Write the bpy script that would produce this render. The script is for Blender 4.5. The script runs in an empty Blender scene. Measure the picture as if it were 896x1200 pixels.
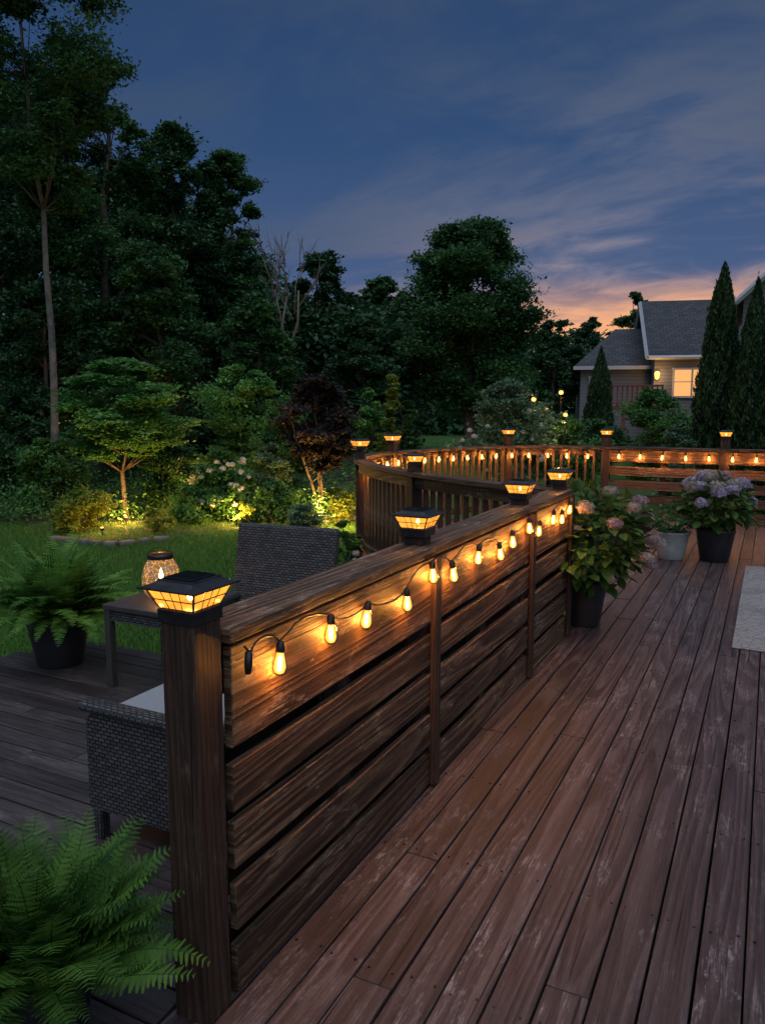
import bpy, math, random
import numpy as np
from mathutils import Vector, Matrix
random.seed(7); rng=np.random.default_rng(7)
sc=bpy.context.scene; COL=sc.collection
PI=math.pi; sin=math.sin; cos=math.cos
YAW=math.radians(26.7); PIT=math.atan(122/900); CH=1.6
sp,cp=sin(PIT),cos(PIT)
FW=(-sin(YAW),cos(YAW)); RT=(cos(YAW),sin(YAW))
GZ=-.35
def at(u,v,D):
    X=(u-448)/900; y=(600-v)/900; t=D/(cp+sp*y)
    r=X*t; return Vector((FW[0]*D+RT[0]*r, FW[1]*D+RT[1]*r, CH+(-sp+cp*y)*t))
def gnd(u,v,z=0):
    y=(600-v)/900; Z=-sp+cp*y; t=(z-CH)/Z
    return at(u,v,t*(cp+sp*y))
# ---------------- helpers ----------------
def tag(o,label=None,cat=None,group=None,kind=None):
    if label: o['label']=label
    if cat: o['category']=cat
    if group: o['group']=group
    if kind: o['kind']=kind
    return o
def thing(name,label,cat,loc=(0,0,0),rz=0,group=None):
    o=bpy.data.objects.new(name,None); COL.objects.link(o); o.location=loc; o.rotation_euler=(0,0,rz); o.empty_display_size=.1
    return tag(o,label,cat,group)
def wloc(o):
    v=Vector((0,0,0))
    while o is not None: v+=Vector(o.location); o=o.parent
    return v
def copy_tree(o,parent=None):
    c=o.copy(); COL.objects.link(c); c.parent=parent
    for k in list(o.children): copy_tree(k,c)
    return c
class MB:
    def __init__(s): s.v=[];s.f=[];s.uv=[];s.r=[]
    def box(s,c,d,R=None,g=None):
        h=[x/2 for x in d]; n=len(s.v)
        if g is None: g=max(range(3),key=lambda i:d[i])
        loc=[(sx*h[0],sy*h[1],sz*h[2]) for sx in(-1,1) for sy in(-1,1) for sz in(-1,1)]
        c=Vector(c)
        for p in loc:
            q=Vector(p)
            if R is not None: q=R@q
            s.v.append(tuple(c+q))
        ou,ov=random.uniform(0,50),random.uniform(0,50); r=random.random()
        for ax,f in ((0,(0,1,3,2)),(0,(4,6,7,5)),(1,(0,4,5,1)),(1,(2,3,7,6)),(2,(0,2,6,4)),(2,(1,5,7,3))):
            s.f.append(tuple(n+i for i in f)); s.r.append(r)
            o=[i for i in range(3) if i!=ax]
            if g!=ax: a,b=g,[i for i in o if i!=g][0]
            else: a,b=o
            for i in f: s.uv.append((loc[i][a]+ou,loc[i][b]+ov))
        return s
    def face(s,pts,uvs=None):
        n=len(s.v); s.v+= [tuple(p) for p in pts]; s.f.append(tuple(range(n,n+len(pts)))); s.r.append(random.random())
        if uvs is None:
            a=Vector(pts[0]); e=(Vector(pts[1])-a).normalized(); nn=e.cross(Vector(pts[2])-a).normalized(); b=nn.cross(e)
            uvs=[((Vector(p)-a).dot(e),(Vector(p)-a).dot(b)) for p in pts]
        s.uv+=uvs; return s
    def tube(s,pts,rad,n=8,cap=True):
        pts=[Vector(p) for p in pts]
        if not hasattr(rad,'__len__'): rad=[rad]*len(pts)
        base=len(s.v); L=0; r=random.random()
        t0=(pts[1]-pts[0]).normalized(); ref=Vector((0,0,1)) if abs(t0.z)<.9 else Vector((1,0,0))
        a=t0.cross(ref).normalized()
        for i,p in enumerate(pts):
            t=(pts[min(i+1,len(pts)-1)]-pts[max(i-1,0)]).normalized()
            a=(a-t*a.dot(t)).normalized(); b=t.cross(a)
            for k in range(n):
                q=p+(a*cos(2*PI*k/n)+b*sin(2*PI*k/n))*rad[i]; s.v.append(tuple(q))
        for i in range(len(pts)-1):
            dl=(pts[i+1]-pts[i]).length
            for k in range(n):
                k2=(k+1)%n
                s.f.append((base+i*n+k,base+i*n+k2,base+(i+1)*n+k2,base+(i+1)*n+k)); s.r.append(r)
                s.uv+=[(L,k*.05),(L,(k+1)*.05),(L+dl,(k+1)*.05),(L+dl,k*.05)]
            L+=dl
        if cap:
            for off in (0,(len(pts)-1)*n):
                f=[base+off+k for k in range(n)]
                if off==0: f.reverse()
                s.f.append(tuple(f)); s.r.append(r); s.uv+=[(0,0)]*n
        return s
    def lathe(s,prof,n=32,c=(0,0,0)):
        base=len(s.v); c=Vector(c)
        for r,z in prof:
            for k in range(n): s.v.append((c.x+r*cos(2*PI*k/n),c.y+r*sin(2*PI*k/n),c.z+z))
        for i in range(len(prof)-1):
            for k in range(n):
                k2=(k+1)%n
                s.f.append((base+i*n+k,base+i*n+k2,base+(i+1)*n+k2,base+(i+1)*n+k)); s.r.append(.5)
                s.uv+=[(k/n,i*.1),((k+1)/n,i*.1),((k+1)/n,i*.1+.1),(k/n,i*.1+.1)]
        return s
    def sweep(s,pts,w,z0,z1):
        base=len(s.v); P=[Vector((p[0],p[1],0)) for p in pts]; r=random.random(); ls=[0]
        for i,p in enumerate(P):
            t=(P[min(i+1,len(P)-1)]-P[max(i-1,0)]).normalized(); nrm=Vector((-t.y,t.x,0))*w/2
            for q,z in ((p-nrm,z0),(p+nrm,z0),(p+nrm,z1),(p-nrm,z1)): s.v.append((q.x,q.y,z))
            if i: ls.append(ls[-1]+(P[i]-P[i-1]).length)
        for i in range(len(P)-1):
            for k in range(4):
                k2=(k+1)%4
                s.f.append((base+i*4+k,base+(i+1)*4+k,base+(i+1)*4+k2,base+i*4+k2)); s.r.append(r)
                v0=k*.2; s.uv+=[(ls[i],v0),(ls[i+1],v0),(ls[i+1],v0+w),(ls[i],v0+w)]
        m=base+(len(P)-1)*4
        s.f.append((base,base+1,base+2,base+3)); s.f.append((m+3,m+2,m+1,m)); s.r+=[r,r]; s.uv+=[(0,0),(w,0),(w,.05),(0,.05)]*2
        return s
    def build(s,name,mat,parent=None,bevel=0,smooth=False,world=False,org=None,seg=2):
        me=bpy.data.meshes.new(name); o0=Vector((0,0,0))
        if world and parent is not None: o0=wloc(parent)
        if org is not None: o0=Vector(org)
        me.from_pydata([tuple(Vector(p)-o0) for p in s.v],[],s.f)
        uv=me.uv_layers.new(name='UVMap'); uv.data.foreach_set('uv',np.array(s.uv,dtype=np.float32).ravel())
        at_=me.attributes.new('rnd','FLOAT','FACE'); at_.data.foreach_set('value',np.array(s.r,dtype=np.float32))
        if smooth: me.polygons.foreach_set('use_smooth',[True]*len(me.polygons))
        me.materials.append(mat); me.update()
        o=bpy.data.objects.new(name,me); COL.objects.link(o)
        if parent is not None: o.parent=parent
        if org is not None: o.location=org
        if bevel:
            m=o.modifiers.new('b','BEVEL'); m.width=bevel; m.segments=seg; m.limit_method='ANGLE'; m.angle_limit=math.radians(35)
        return o
def npmesh(name,V,loops,tot,mat,parent=None,tint=None,smooth=False,org=None,loc=None):
    me=bpy.data.meshes.new(name); nf=len(tot)
    me.vertices.add(len(V)); me.vertices.foreach_set('co',V.astype(np.float32).ravel())
    me.loops.add(len(loops)); me.loops.foreach_set('vertex_index',loops.astype(np.int32))
    me.polygons.add(nf); st=np.concatenate([[0],np.cumsum(tot)[:-1]]).astype(np.int32)
    me.polygons.foreach_set('loop_start',st); me.polygons.foreach_set('loop_total',tot.astype(np.int32))
    if tint is not None:
        a=me.attributes.new('tint','FLOAT','FACE'); a.data.foreach_set('value',tint.astype(np.float32))
    me.update(calc_edges=True)
    me.polygons.foreach_set('use_smooth',[smooth]*nf)
    me.materials.append(mat)
    o=bpy.data.objects.new(name,me); COL.objects.link(o)
    if parent is not None: o.parent=parent
    if loc is not None: o.location=loc
    return o
def rvec(n):
    v=rng.normal(size=(n,3)); return v/np.linalg.norm(v,axis=1)[:,None]
def leafmesh(name,P,size,mat,parent=None,tint=None,asp=.55,up=.5,loc=None,vert=False):
    n=len(P)
    if vert:
        T=rvec(n)*.55; T[:,2]+=1; T/=np.linalg.norm(T,axis=1)[:,None]; N=np.cross(T,rvec(n)); N/=np.linalg.norm(N,axis=1)[:,None]; B=np.cross(N,T)
    else:
        N=rvec(n); N[:,2]=np.abs(N[:,2])+up; N/=np.linalg.norm(N,axis=1)[:,None]
        T=np.cross(N,rvec(n)); T/=np.linalg.norm(T,axis=1)[:,None]; B=np.cross(N,T)
    s=(size*rng.uniform(.5,1.3,n))[:,None]
    V=np.stack([P-T*s,P+B*s*asp,P+T*s,P-B*s*asp],1).reshape(-1,3)
    if tint is None: tint=rng.random(n)
    return npmesh(name,V,np.arange(4*n),np.full(n,4),mat,parent,tint,loc=loc)
def inst(name,T,F,M,P,mat,parent=None,tint=None,smooth=False,loc=None):
    T=np.array(T,float); k=len(T); n=len(P)
    V=(np.einsum('nij,kj->nki',M,T)+P[:,None,:]).reshape(-1,3)
    fl=np.concatenate([np.array(f) for f in F]); tt=np.array([len(f) for f in F])
    loops=(fl[None,:]+(np.arange(n)*k)[:,None]).ravel(); tot=np.tile(tt,n)
    if tint is None: tint=rng.random(n)
    return npmesh(name,V,loops,tot,mat,parent,np.repeat(tint,len(F)),smooth,loc=loc)
# ---------------- materials ----------------
class NT:
    def __init__(s,name,world=False):
        if world:
            s.m=bpy.data.worlds.new(name)
        else: s.m=bpy.data.materials.new(name)
        s.m.use_nodes=True; s.t=s.m.node_tree; s.t.nodes.clear()
    def n(s,ty,ins=None,**kw):
        x=s.t.nodes.new(ty)
        for k,v in kw.items(): setattr(x,k,v)
        for k,v in (ins or {}).items():
            if isinstance(v,bpy.types.NodeSocket): s.t.links.new(v,x.inputs[k])
            else: x.inputs[k].default_value=v
        return x
    def math(s,op,a,b=0,c=None,clamp=False):
        d={0:a,1:b}
        if c is not None: d[2]=c
        x=s.n('ShaderNodeMath',d,operation=op); x.use_clamp=clamp; return x.outputs[0]
    def ramp(s,fac,stops):
        x=s.n('ShaderNodeValToRGB',{0:fac}); e=x.color_ramp.elements
        while len(e)<len(stops): e.new(.5)
        for i,(p,c) in enumerate(stops):
            e[i].position=p; e[i].color=tuple(c)+((1,) if len(c)==3 else ())
        return x.outputs[0]
    def smooth(s,v,a,b):
        x=s.n('ShaderNodeMapRange',{0:v,1:a,2:b,3:0,4:1},interpolation_type='SMOOTHSTEP'); return x.outputs[0]
    def mix(s,f,a,b,bt='MIX'):
        x=s.n('ShaderNodeMix',data_type='RGBA',blend_type=bt)
        for i,v in ((0,f),(6,a),(7,b)):
            if isinstance(v,bpy.types.NodeSocket): s.t.links.new(v,x.inputs[i])
            else: x.inputs[i].default_value=v if i==0 or len(v)==4 else tuple(v)+(1,)
        return x.outputs[2]
    def noise(s,vec,scale,detail=4,rough=.55,sc3=None):
        if sc3 is not None: vec=s.n('ShaderNodeMapping',{0:vec,3:sc3}).outputs[0]
        return s.n('ShaderNodeTexNoise',{0:vec,'Scale':scale,'Detail':detail,'Roughness':rough}).outputs[0]
    def out(s,sh,disp=None):
        o=s.n('ShaderNodeOutputMaterial',{0:sh}); return s.m
def C4(c): return tuple(c)+(1,)
def simple(name,col,rough=.5,metal=0,var=.25,nscale=8,bump=0,emis=None,es=0,spec=.5):
    k=NT(name); tc=k.n('ShaderNodeTexCoord').outputs['Object']
    nz=k.noise(tc,nscale)
    lo=[c*(1-var) for c in col]; hi=[min(1,c*(1+var)) for c in col]
    c=k.ramp(nz,[(.3,lo),(.7,hi)])
    d={'Base Color':c,'Roughness':rough,'Metallic':metal,'Specular IOR Level':spec}
    if bump: d['Normal']=k.n('ShaderNodeBump',{'Strength':bump,'Distance':.01,'Height':k.noise(tc,nscale*6)}).outputs[0]
    if emis: d['Emission Color']=C4(emis); d['Emission Strength']=es
    return k.out(k.n('ShaderNodeBsdfPrincipled',d).outputs[0])
def wood(name,dark,mid,light,wear=(.3,.25,.22),wearamt=.5,rough=.55,bump=.5,lo=.36,hi=.64,wv=.35,spec=.35,patch=0):
    k=NT(name); uv=k.n('ShaderNodeTexCoord').outputs['UV']
    r=k.n('ShaderNodeAttribute',attribute_name='rnd').outputs['Fac']
    warp=k.noise(uv,1,3,.5,(1.1,4,1))
    w2=k.n('ShaderNodeVectorMath',{0:uv,1:k.n('ShaderNodeCombineXYZ',{1:k.math('MULTIPLY',warp,.022)}).outputs[0]},operation='ADD').outputs[0]
    g1=k.noise(w2,1,9,.78,(5,170,1)); g2=k.noise(w2,1,5,.65,(1.1,34,1)); g3=k.noise(uv,1,7,.72,(2.4,7.0,1)); gs=k.noise(uv,1,6,.8,(22,60,1))
    rc=k.n('ShaderNodeMapping',{0:uv,3:(.30,5.5,1)}).outputs[0]
    wav=k.math('FRACT',k.math('MULTIPLY',k.noise(rc,1,1,.3),15))
    ring=k.math('MULTIPLY',k.smooth(wav,0,.8),k.math('SUBTRACT',1,k.smooth(wav,.86,1)))
    g=k.math('ADD',k.math('MULTIPLY',g1,.52),k.math('MULTIPLY',g2,.33)); g=k.math('ADD',g,k.math('MULTIPLY',gs,.15)); g=k.math('ADD',g,k.math('MULTIPLY',k.math('SUBTRACT',ring,.5),-wv*.3))
    c=k.ramp(g,[(lo,dark),(.5,mid),(hi,light)])
    wm=k.math('MULTIPLY',k.smooth(k.math('ADD',k.math('MULTIPLY',g1,.6),k.math('MULTIPLY',gs,.4)),.50,.56),k.smooth(g3,.52,.60)); wm=k.math('MULTIPLY',wm,wearamt)
    c=k.mix(wm,c,wear)
    if patch:
        pn=k.noise(uv,1,8,.8,(7,22,1)); pm=k.math('MULTIPLY',k.smooth(pn,.575,.60),k.smooth(k.noise(uv,1,3,.5,(.8,1.6,1)),.50,.62))
        c=k.mix(k.math('MULTIPLY',pm,patch),c,wear)
    vo=k.n('ShaderNodeTexVoronoi',{0:k.n('ShaderNodeMapping',{0:w2,3:(1.3,7,1)}).outputs[0],'Scale':1.0})
    kn=k.math('SUBTRACT',1,k.smooth(vo.outputs['Distance'],.03,.10),clamp=True)
    c=k.mix(k.math('MULTIPLY',kn,.75),c,[x*.35 for x in dark])
    cr=k.math('SUBTRACT',1,k.smooth(k.noise(w2,1,2,.4,(.9,70,1)),.29,.33),clamp=True)
    c=k.mix(k.math('MULTIPLY',cr,.9),c,[x*.2 for x in dark])
    br=k.math('ADD',k.math('MULTIPLY',r,.6),.7); br=k.math('MULTIPLY',br,k.math('ADD',k.math('MULTIPLY',g3,1.1),.45))
    c=k.mix(1,c,k.n('ShaderNodeCombineColor',{0:br,1:br,2:br}).outputs[0],'MULTIPLY')
    h=k.math('SUBTRACT',g,k.math('MULTIPLY',cr,.4))
    b=k.n('ShaderNodeBump',{'Strength':bump,'Distance':.006,'Height':h}).outputs[0]
    ro=k.math('ADD',k.math('MULTIPLY',g3,.4),rough-.2)
    return k.out(k.n('ShaderNodeBsdfPrincipled',{'Base Color':c,'Roughness':ro,'Normal':b,'Specular IOR Level':spec}).outputs[0])
def leaf(name,a,b,tr=.3,rough=.5,m=1.9):
    a=[x*m for x in a]; b=[x*m for x in b]
    k=NT(name); t=k.n('ShaderNodeAttribute',attribute_name='tint').outputs['Fac']
    c=k.ramp(t,[(.1,a),(.9,b)])
    p=k.n('ShaderNodeBsdfPrincipled',{'Base Color':c,'Roughness':rough,'Specular IOR Level':.2}).outputs[0]
    q=k.n('ShaderNodeBsdfTranslucent',{0:c}).outputs[0]
    return k.out(k.n('ShaderNodeMixShader',{0:tr,1:p,2:q}).outputs[0])
def emit_mix(name,col,strength,trans=.5):
    k=NT(name); e=k.n('ShaderNodeEmission',{0:C4(col),1:strength}).outputs[0]
    t=k.n('ShaderNodeBsdfTransparent').outputs[0]
    m=k.n('ShaderNodeMixShader',{0:trans,1:e,2:t}).outputs[0]
    g=k.n('ShaderNodeBsdfGlossy',{'Roughness':.08})
    fr=k.n('ShaderNodeFresnel',{0:1.3}).outputs[0]
    return k.out(k.n('ShaderNodeMixShader',{0:fr,1:m,2:g.outputs[0]}).outputs[0])
def emission(name,col,s):
    k=NT(name); return k.out(k.n('ShaderNodeEmission',{0:C4(col),1:s}).outputs[0])
M={}
M['deck']=wood('deck_wood',(.026,.0165,.0165),(.066,.044,.043),(.128,.095,.092),(.27,.235,.23),.6,.46,.7,.36,.64,.4,.5,.75)
M['deck2']=wood('deck_wood_brown',(.026,.020,.020),(.058,.044,.043),(.10,.08,.078),(.2,.17,.16),.4,.42,.5,.34,.68,.35,.5)
M['fence']=wood('fence_wood',(.020,.010,.006),(.088,.046,.025),(.26,.155,.088),(.44,.33,.23),.65,.58,1,.38,.64,.4,.35,.5)
M['post']=wood('post_wood',(.016,.009,.006),(.05,.027,.017),(.10,.058,.036),(.2,.13,.09),.4,.6,.9,.36,.66)
M['metal']=simple('lantern_metal',(.045,.043,.045),.36,.6,.3,30,.1)
M['table']=simple('brown_resin',(.06,.052,.05),.42,0,.2,30,.1)
M['solar']=simple('solar_cell',(.012,.013,.02),.12,.2,.2,60)
M['black']=simple('black_plastic',(.012,.012,.012),.45,0,.2,30)
M['pane']=emit_mix('amber_pane',(1,.34,.035),2.0,.3)
M['globe']=emit_mix('bulb_glass',(1,.37,.04),3.0,.42)
M['fil']=emission('filament',(1,.62,.22),30)
M['potblack']=simple('black_glazed_pot',(.022,.022,.025),.35,0,.3,6,.1)
M['potgrey']=simple('grey_clay_pot',(.36,.36,.35),.7,0,.15,12,.2)
M['soil']=simple('soil',(.03,.02,.013),.95,0,.5,30,.8)
M['mulch']=simple('mulch',(.045,.03,.02),.95,0,.6,9,1)
M['stone']=simple('edging_stone',(.15,.13,.11),.85,0,.4,5,.5)
M['bark']=simple('bark',(.10,.078,.06),.9,0,.5,7,1)
M['barkpale']=simple('pale_bark',(.15,.135,.115),.9,0,.4,7,1)
M['cushion']=simple('cushion_fabric',(.34,.34,.35),.9,0,.06,40,.3)
M['white']=simple('white_trim',(.5,.5,.52),.6,0,.06,3)
M['red']=simple('red_stained_wood',(.2,.06,.045),.7,0,.3,3)
M['L_dark']=leaf('leaf_dark',(.011,.036,.014),(.042,.104,.031),m=2.0)
M['L_mid']=leaf('leaf_mid',(.02,.06,.018),(.062,.155,.036),m=1.75)
M['L_bright']=leaf('leaf_bright',(.03,.10,.024),(.105,.235,.055),.35,m=1.7)
M['L_blue']=leaf('leaf_blue',(.035,.068,.042),(.085,.15,.085))
M['L_yel']=leaf('leaf_chartreuse',(.07,.11,.015),(.19,.24,.04),.35,m=1.5)
M['L_purple']=leaf('leaf_purple',(.012,.010,.010),(.032,.026,.024))
M['L_wood']=leaf('leaf_wood',(.009,.030,.014),(.030,.074,.028),.2,m=2.0)
M['L_fern']=leaf('leaf_fern',(.016,.062,.011),(.12,.25,.042),.3,.42,m=1.1)
M['L_fern2']=leaf('leaf_fern_bright',(.03,.10,.018),(.17,.33,.055),.3,.42,m=1.4)
M['L_hyd']=leaf('leaf_hydrangea',(.028,.08,.015),(.11,.19,.038),.3,.45,m=1.05)
M['L_arb']=leaf('leaf_arborvitae',(.010,.030,.013),(.030,.066,.022),.15,m=1.2)
M['petal_w']=leaf('petal_white',(.5,.48,.42),(.75,.72,.66),.35,m=1)
M['petal_p']=leaf('petal_pink',(.34,.24,.26),(.54,.40,.42),.35,m=1)
M['petal_l']=leaf('petal_lilac',(.33,.28,.40),(.58,.49,.60),.35,m=1)
M['petal_c']=leaf('petal_cream',(.36,.29,.24),(.54,.45,.39),.35,m=1)
M['grass']=leaf('grass_blade',(.026,.072,.014),(.078,.17,.03),.3,m=1.9)
k=NT('lawn'); tc=k.n('ShaderNodeTexCoord').outputs['Object']
c=k.ramp(k.noise(tc,.6,6,.6),[(.3,(.038,.09,.02)),(.7,(.085,.18,.04))])
c=k.mix(k.noise(tc,40,3),c,(.038,.088,.02))
M['lawn']=k.out(k.n('ShaderNodeBsdfPrincipled',{'Base Color':c,'Roughness':.9,'Specular IOR Level':.1,'Normal':k.n('ShaderNodeBump',{'Strength':.8,'Distance':.03,'Height':k.noise(tc,60,3)}).outputs[0]}).outputs[0])
k=NT('wicker'); uv=k.n('ShaderNodeTexCoord').outputs['UV']
bk=k.n('ShaderNodeTexBrick',{0:uv,'Color1':(.055,.053,.053,1),'Color2':(.12,.115,.113,1),'Mortar':(.005,.005,.005,1),'Scale':1,'Mortar Size':.0032,'Mortar Smooth':1,'Brick Width':.030,'Row Height':.0145})
bk.offset=.5
M['wicker']=k.out(k.n('ShaderNodeBsdfPrincipled',{'Base Color':bk.outputs[0],'Roughness':.5,'Normal':k.n('ShaderNodeBump',{'Strength':1,'Distance':.008,'Height':k.math('SUBTRACT',1,bk.outputs[1])}).outputs[0]}).outputs[0])
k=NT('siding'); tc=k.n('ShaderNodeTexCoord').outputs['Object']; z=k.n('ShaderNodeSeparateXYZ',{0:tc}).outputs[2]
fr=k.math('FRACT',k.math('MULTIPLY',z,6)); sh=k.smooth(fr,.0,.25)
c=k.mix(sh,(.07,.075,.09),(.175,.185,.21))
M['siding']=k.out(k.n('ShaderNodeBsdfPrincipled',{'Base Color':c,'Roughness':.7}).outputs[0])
k=NT('shingle'); uv=k.n('ShaderNodeTexCoord').outputs['UV']
bk=k.n('ShaderNodeTexBrick',{0:uv,'Color1':(.045,.05,.06,1),'Color2':(.08,.086,.10,1),'Mortar':(.025,.025,.03,1),'Scale':1,'Mortar Size':.02,'Brick Width':.35,'Row Height':.2})
M['shingle']=k.out(k.n('ShaderNodeBsdfPrincipled',{'Base Color':bk.outputs[0],'Roughness':.85}).outputs[0])
M['winlit']=emission('lit_window',(1,.45,.15),1.1)
M['windark']=simple('dark_window',(.03,.04,.06),.1,0,.1,3)
M['lamp']=emission('lamp_glow',(1,.46,.10),3.2)
k=NT('rug'); tc=k.n('ShaderNodeTexCoord').outputs['Object']
w=k.n('ShaderNodeTexWave',{0:tc,'Scale':30,'Distortion':1.5,'Detail':2},bands_direction='Y').outputs[1]
vo=k.n('ShaderNodeTexVoronoi',{0:tc,'Scale':14},feature='DISTANCE_TO_EDGE').outputs['Distance']
nz=k.noise(tc,3,6,.65)
c=k.mix(k.math('MULTIPLY',k.smooth(vo,.02,.09),k.smooth(nz,.3,.55)),(.22,.2,.2),(.38,.35,.33)); c=k.mix(k.math('MULTIPLY',w,.35),c,(.2,.18,.18))
M['rug']=k.out(k.n('ShaderNodeBsdfPrincipled',{'Base Color':c,'Roughness':.95,'Normal':k.n('ShaderNodeBump',{'Strength':.6,'Distance':.005,'Height':w}).outputs[0]}).outputs[0])
k=NT('jar_glass'); uv=k.n('ShaderNodeTexCoord').outputs['Object']
vo=k.n('ShaderNodeTexVoronoi',{0:uv,'Scale':34},feature='DISTANCE_TO_EDGE').outputs['Distance']
ed=k.math('SUBTRACT',1,k.smooth(vo,.01,.11),clamp=True)
e=k.n('ShaderNodeEmission',{0:(1,.50,.15,1),1:.4}).outputs[0]; t=k.n('ShaderNodeBsdfTransparent',{0:(1,.95,.88,1)}).outputs[0]
m1=k.n('ShaderNodeMixShader',{0:.72,1:e,2:t}).outputs[0]
g=k.n('ShaderNodeBsdfPrincipled',{'Base Color':(.42,.38,.34,1),'Roughness':.12,'Emission Color':(1,.6,.25,1),'Emission Strength':.06}).outputs[0]
M['jar']=k.out(k.n('ShaderNodeMixShader',{0:k.math('ADD',k.math('MULTIPLY',ed,.65),.06),1:m1,2:g}).outputs[0])
M['wax']=simple('candle_wax',(.7,.6,.45),.5,0,.05,5,emis=(1,.5,.15),es=.9)

# ---------------- world ----------------
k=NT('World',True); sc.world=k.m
d=k.n('ShaderNodeTexCoord').outputs['Generated']; s_=k.n('ShaderNodeSeparateXYZ',{0:d}); z=s_.outputs[2]
base=k.ramp(k.math('MAXIMUM',z,0),[(0,(.16,.16,.22)),(.07,(.115,.145,.24)),(.16,(.068,.112,.23)),(.30,(.034,.078,.185)),(.46,(.022,.056,.148)),(.60,(.10,.15,.28)),(.82,(.86,.96,1.18))])  # top stops brightened above the view, added ambient light for deck and garden
az=math.radians(9.5); sd=(-sin(az),cos(az),0)
dt=k.n('ShaderNodeVectorMath',{0:d,1:sd},operation='DOT_PRODUCT').outputs['Value']
zz=k.math('ADD',k.math('MAXIMUM',z,0),.22)
cv=k.n('ShaderNodeCombineXYZ',{0:k.math('DIVIDE',s_.outputs[0],zz),1:k.math('DIVIDE',s_.outputs[1],zz),2:0}).outputs[0]
cm=k.n('ShaderNodeMapping',{0:cv,2:(0,0,math.radians(-14)),3:(.85,1.35,1)}).outputs[0]
wr=k.n('ShaderNodeTexNoise',{0:cm,'Scale':.9,'Detail':3}).outputs[1]
cm2=k.n('ShaderNodeVectorMath',{0:cm,1:wr},operation='ADD').outputs[0]
n1=k.noise(cm2,1.5,10,.60); n2=k.noise(cm,.45,3,.5)
cl=k.smooth(k.math('ADD',k.math('MULTIPLY',n1,.7),k.math('MULTIPLY',n2,.3)),.42,.60)
right=k.smooth(k.n('ShaderNodeVectorMath',{0:d,1:(.8,.6,0)},operation='DOT_PRODUCT').outputs['Value'],-.15,.6)
low=k.math('SUBTRACT',1,k.smooth(z,.14,.46),clamp=True)
lit=k.math('MULTIPLY',k.math('MULTIPLY',right,low),1.0,clamp=True)
ccol=k.mix(lit,(.060,.095,.165),(.245,.245,.315))
cov=k.math('ADD',k.math('MULTIPLY',right,.42),.48)
c=k.mix(k.math('MULTIPLY',cl,cov,clamp=True),base,ccol)
dk_=k.math('MULTIPLY',k.smooth(k.noise(cm2,.75,8,.6),.46,.64),k.math('MULTIPLY',k.math('ADD',right,.35),.58),clamp=True)
c=k.mix(dk_,c,(.044,.074,.132))
gd=k.smooth(dt,.945,.997); gz=k.math('SUBTRACT',1,k.smooth(z,.10,.165),clamp=True)
gm=k.math('MULTIPLY',k.math('MULTIPLY',gd,gz),k.math('ADD',k.math('MULTIPLY',k.smooth(n1,.38,.6),.9),.5),clamp=True)
gz2=k.math('MULTIPLY',k.math('SUBTRACT',1,k.smooth(z,.08,.25),clamp=True),k.smooth(dt,.91,1.0))
c=k.mix(k.math('MULTIPLY',k.math('MULTIPLY',gz2,.85),k.smooth(n1,.40,.58)),c,(.54,.37,.37))
c=k.mix(gm,c,(.93,.44,.22))
c=k.mix(k.smooth(z,-.03,0),(.02,.025,.03),c)
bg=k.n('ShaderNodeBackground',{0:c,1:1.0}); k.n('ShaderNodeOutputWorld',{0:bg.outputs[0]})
sky_fill=bpy.data.lights.new('Sun','SUN'); sky_fill.energy=.78; sky_fill.angle=math.radians(70); sky_fill.color=(.84,.92,1)  # added wide cool fill from behind the camera, imitates skylight at dusk
so=bpy.data.objects.new('Sun',sky_fill); COL.objects.link(so); so.rotation_euler=(math.radians(42),math.radians(10),math.radians(22))
def plight(name,loc,power,col=(1,.35,.05),r=.02,parent=None):
    l=bpy.data.lights.new(name,'POINT'); l.energy=power; l.color=col; l.shadow_soft_size=r
    o=bpy.data.objects.new(name,l); COL.objects.link(o); o.location=loc; o.parent=parent; return o
# ---------------- camera ----------------
cam=bpy.data.cameras.new('Camera'); co=bpy.data.objects.new('Camera',cam); COL.objects.link(co)
co.location=(0,0,CH); co.rotation_euler=(PI/2-PIT,0,YAW); cam.sensor_fit='VERTICAL'; cam.sensor_height=36; cam.lens=27; cam.clip_end=1500; cam.clip_start=.05
sc.camera=co
sc.view_settings.view_transform='Standard'; sc.view_settings.look='None'; sc.view_settings.exposure=0
# ---------------- ground ----------------
mb=MB(); mb.face([(-500,-300,GZ),(500,-300,GZ),(500,700,GZ),(-500,700,GZ)])
tag(mb.build('lawn',M['lawn']),kind='structure')
# ---------------- decks ----------------
def catmull(pts,n=14):
    out=[]; P=[Vector(p) for p in pts]
    P=[P[0]*2-P[1]]+P+[P[-1]*2-P[-2]]
    for i in range(1,len(P)-2):
        for j in range(n):
            t=j/n; a,b,c_,d_=P[i-1],P[i],P[i+1],P[i+2]
            out.append(.5*((2*b)+(c_-a)*t+(2*a-5*b+4*c_-d_)*t*t+(3*b-a-3*c_+d_)*t*t*t))
    out.append(P[-2]); return out
CP=[(-1.285,5.28),(-2.8,6.2),(-4.05,7.5),(-4.38,9.0),(-3.52,11.2),(-2.15,11.6)]
curve=catmull([(x,y,0) for x,y in CP])
def yrange(x):
    ys=[]
    for a,b in zip(curve[:-1],curve[1:]):
        if (a.x-x)*(b.x-x)<=0 and abs(a.x-b.x)>1e-6: ys.append(a.y+(b.y-a.y)*(x-a.x)/(b.x-a.x))
    return (min(ys),max(ys)) if len(ys)>1 else None
mb=MB(); nails=MB(); BW=.124
x=-4.44
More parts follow.
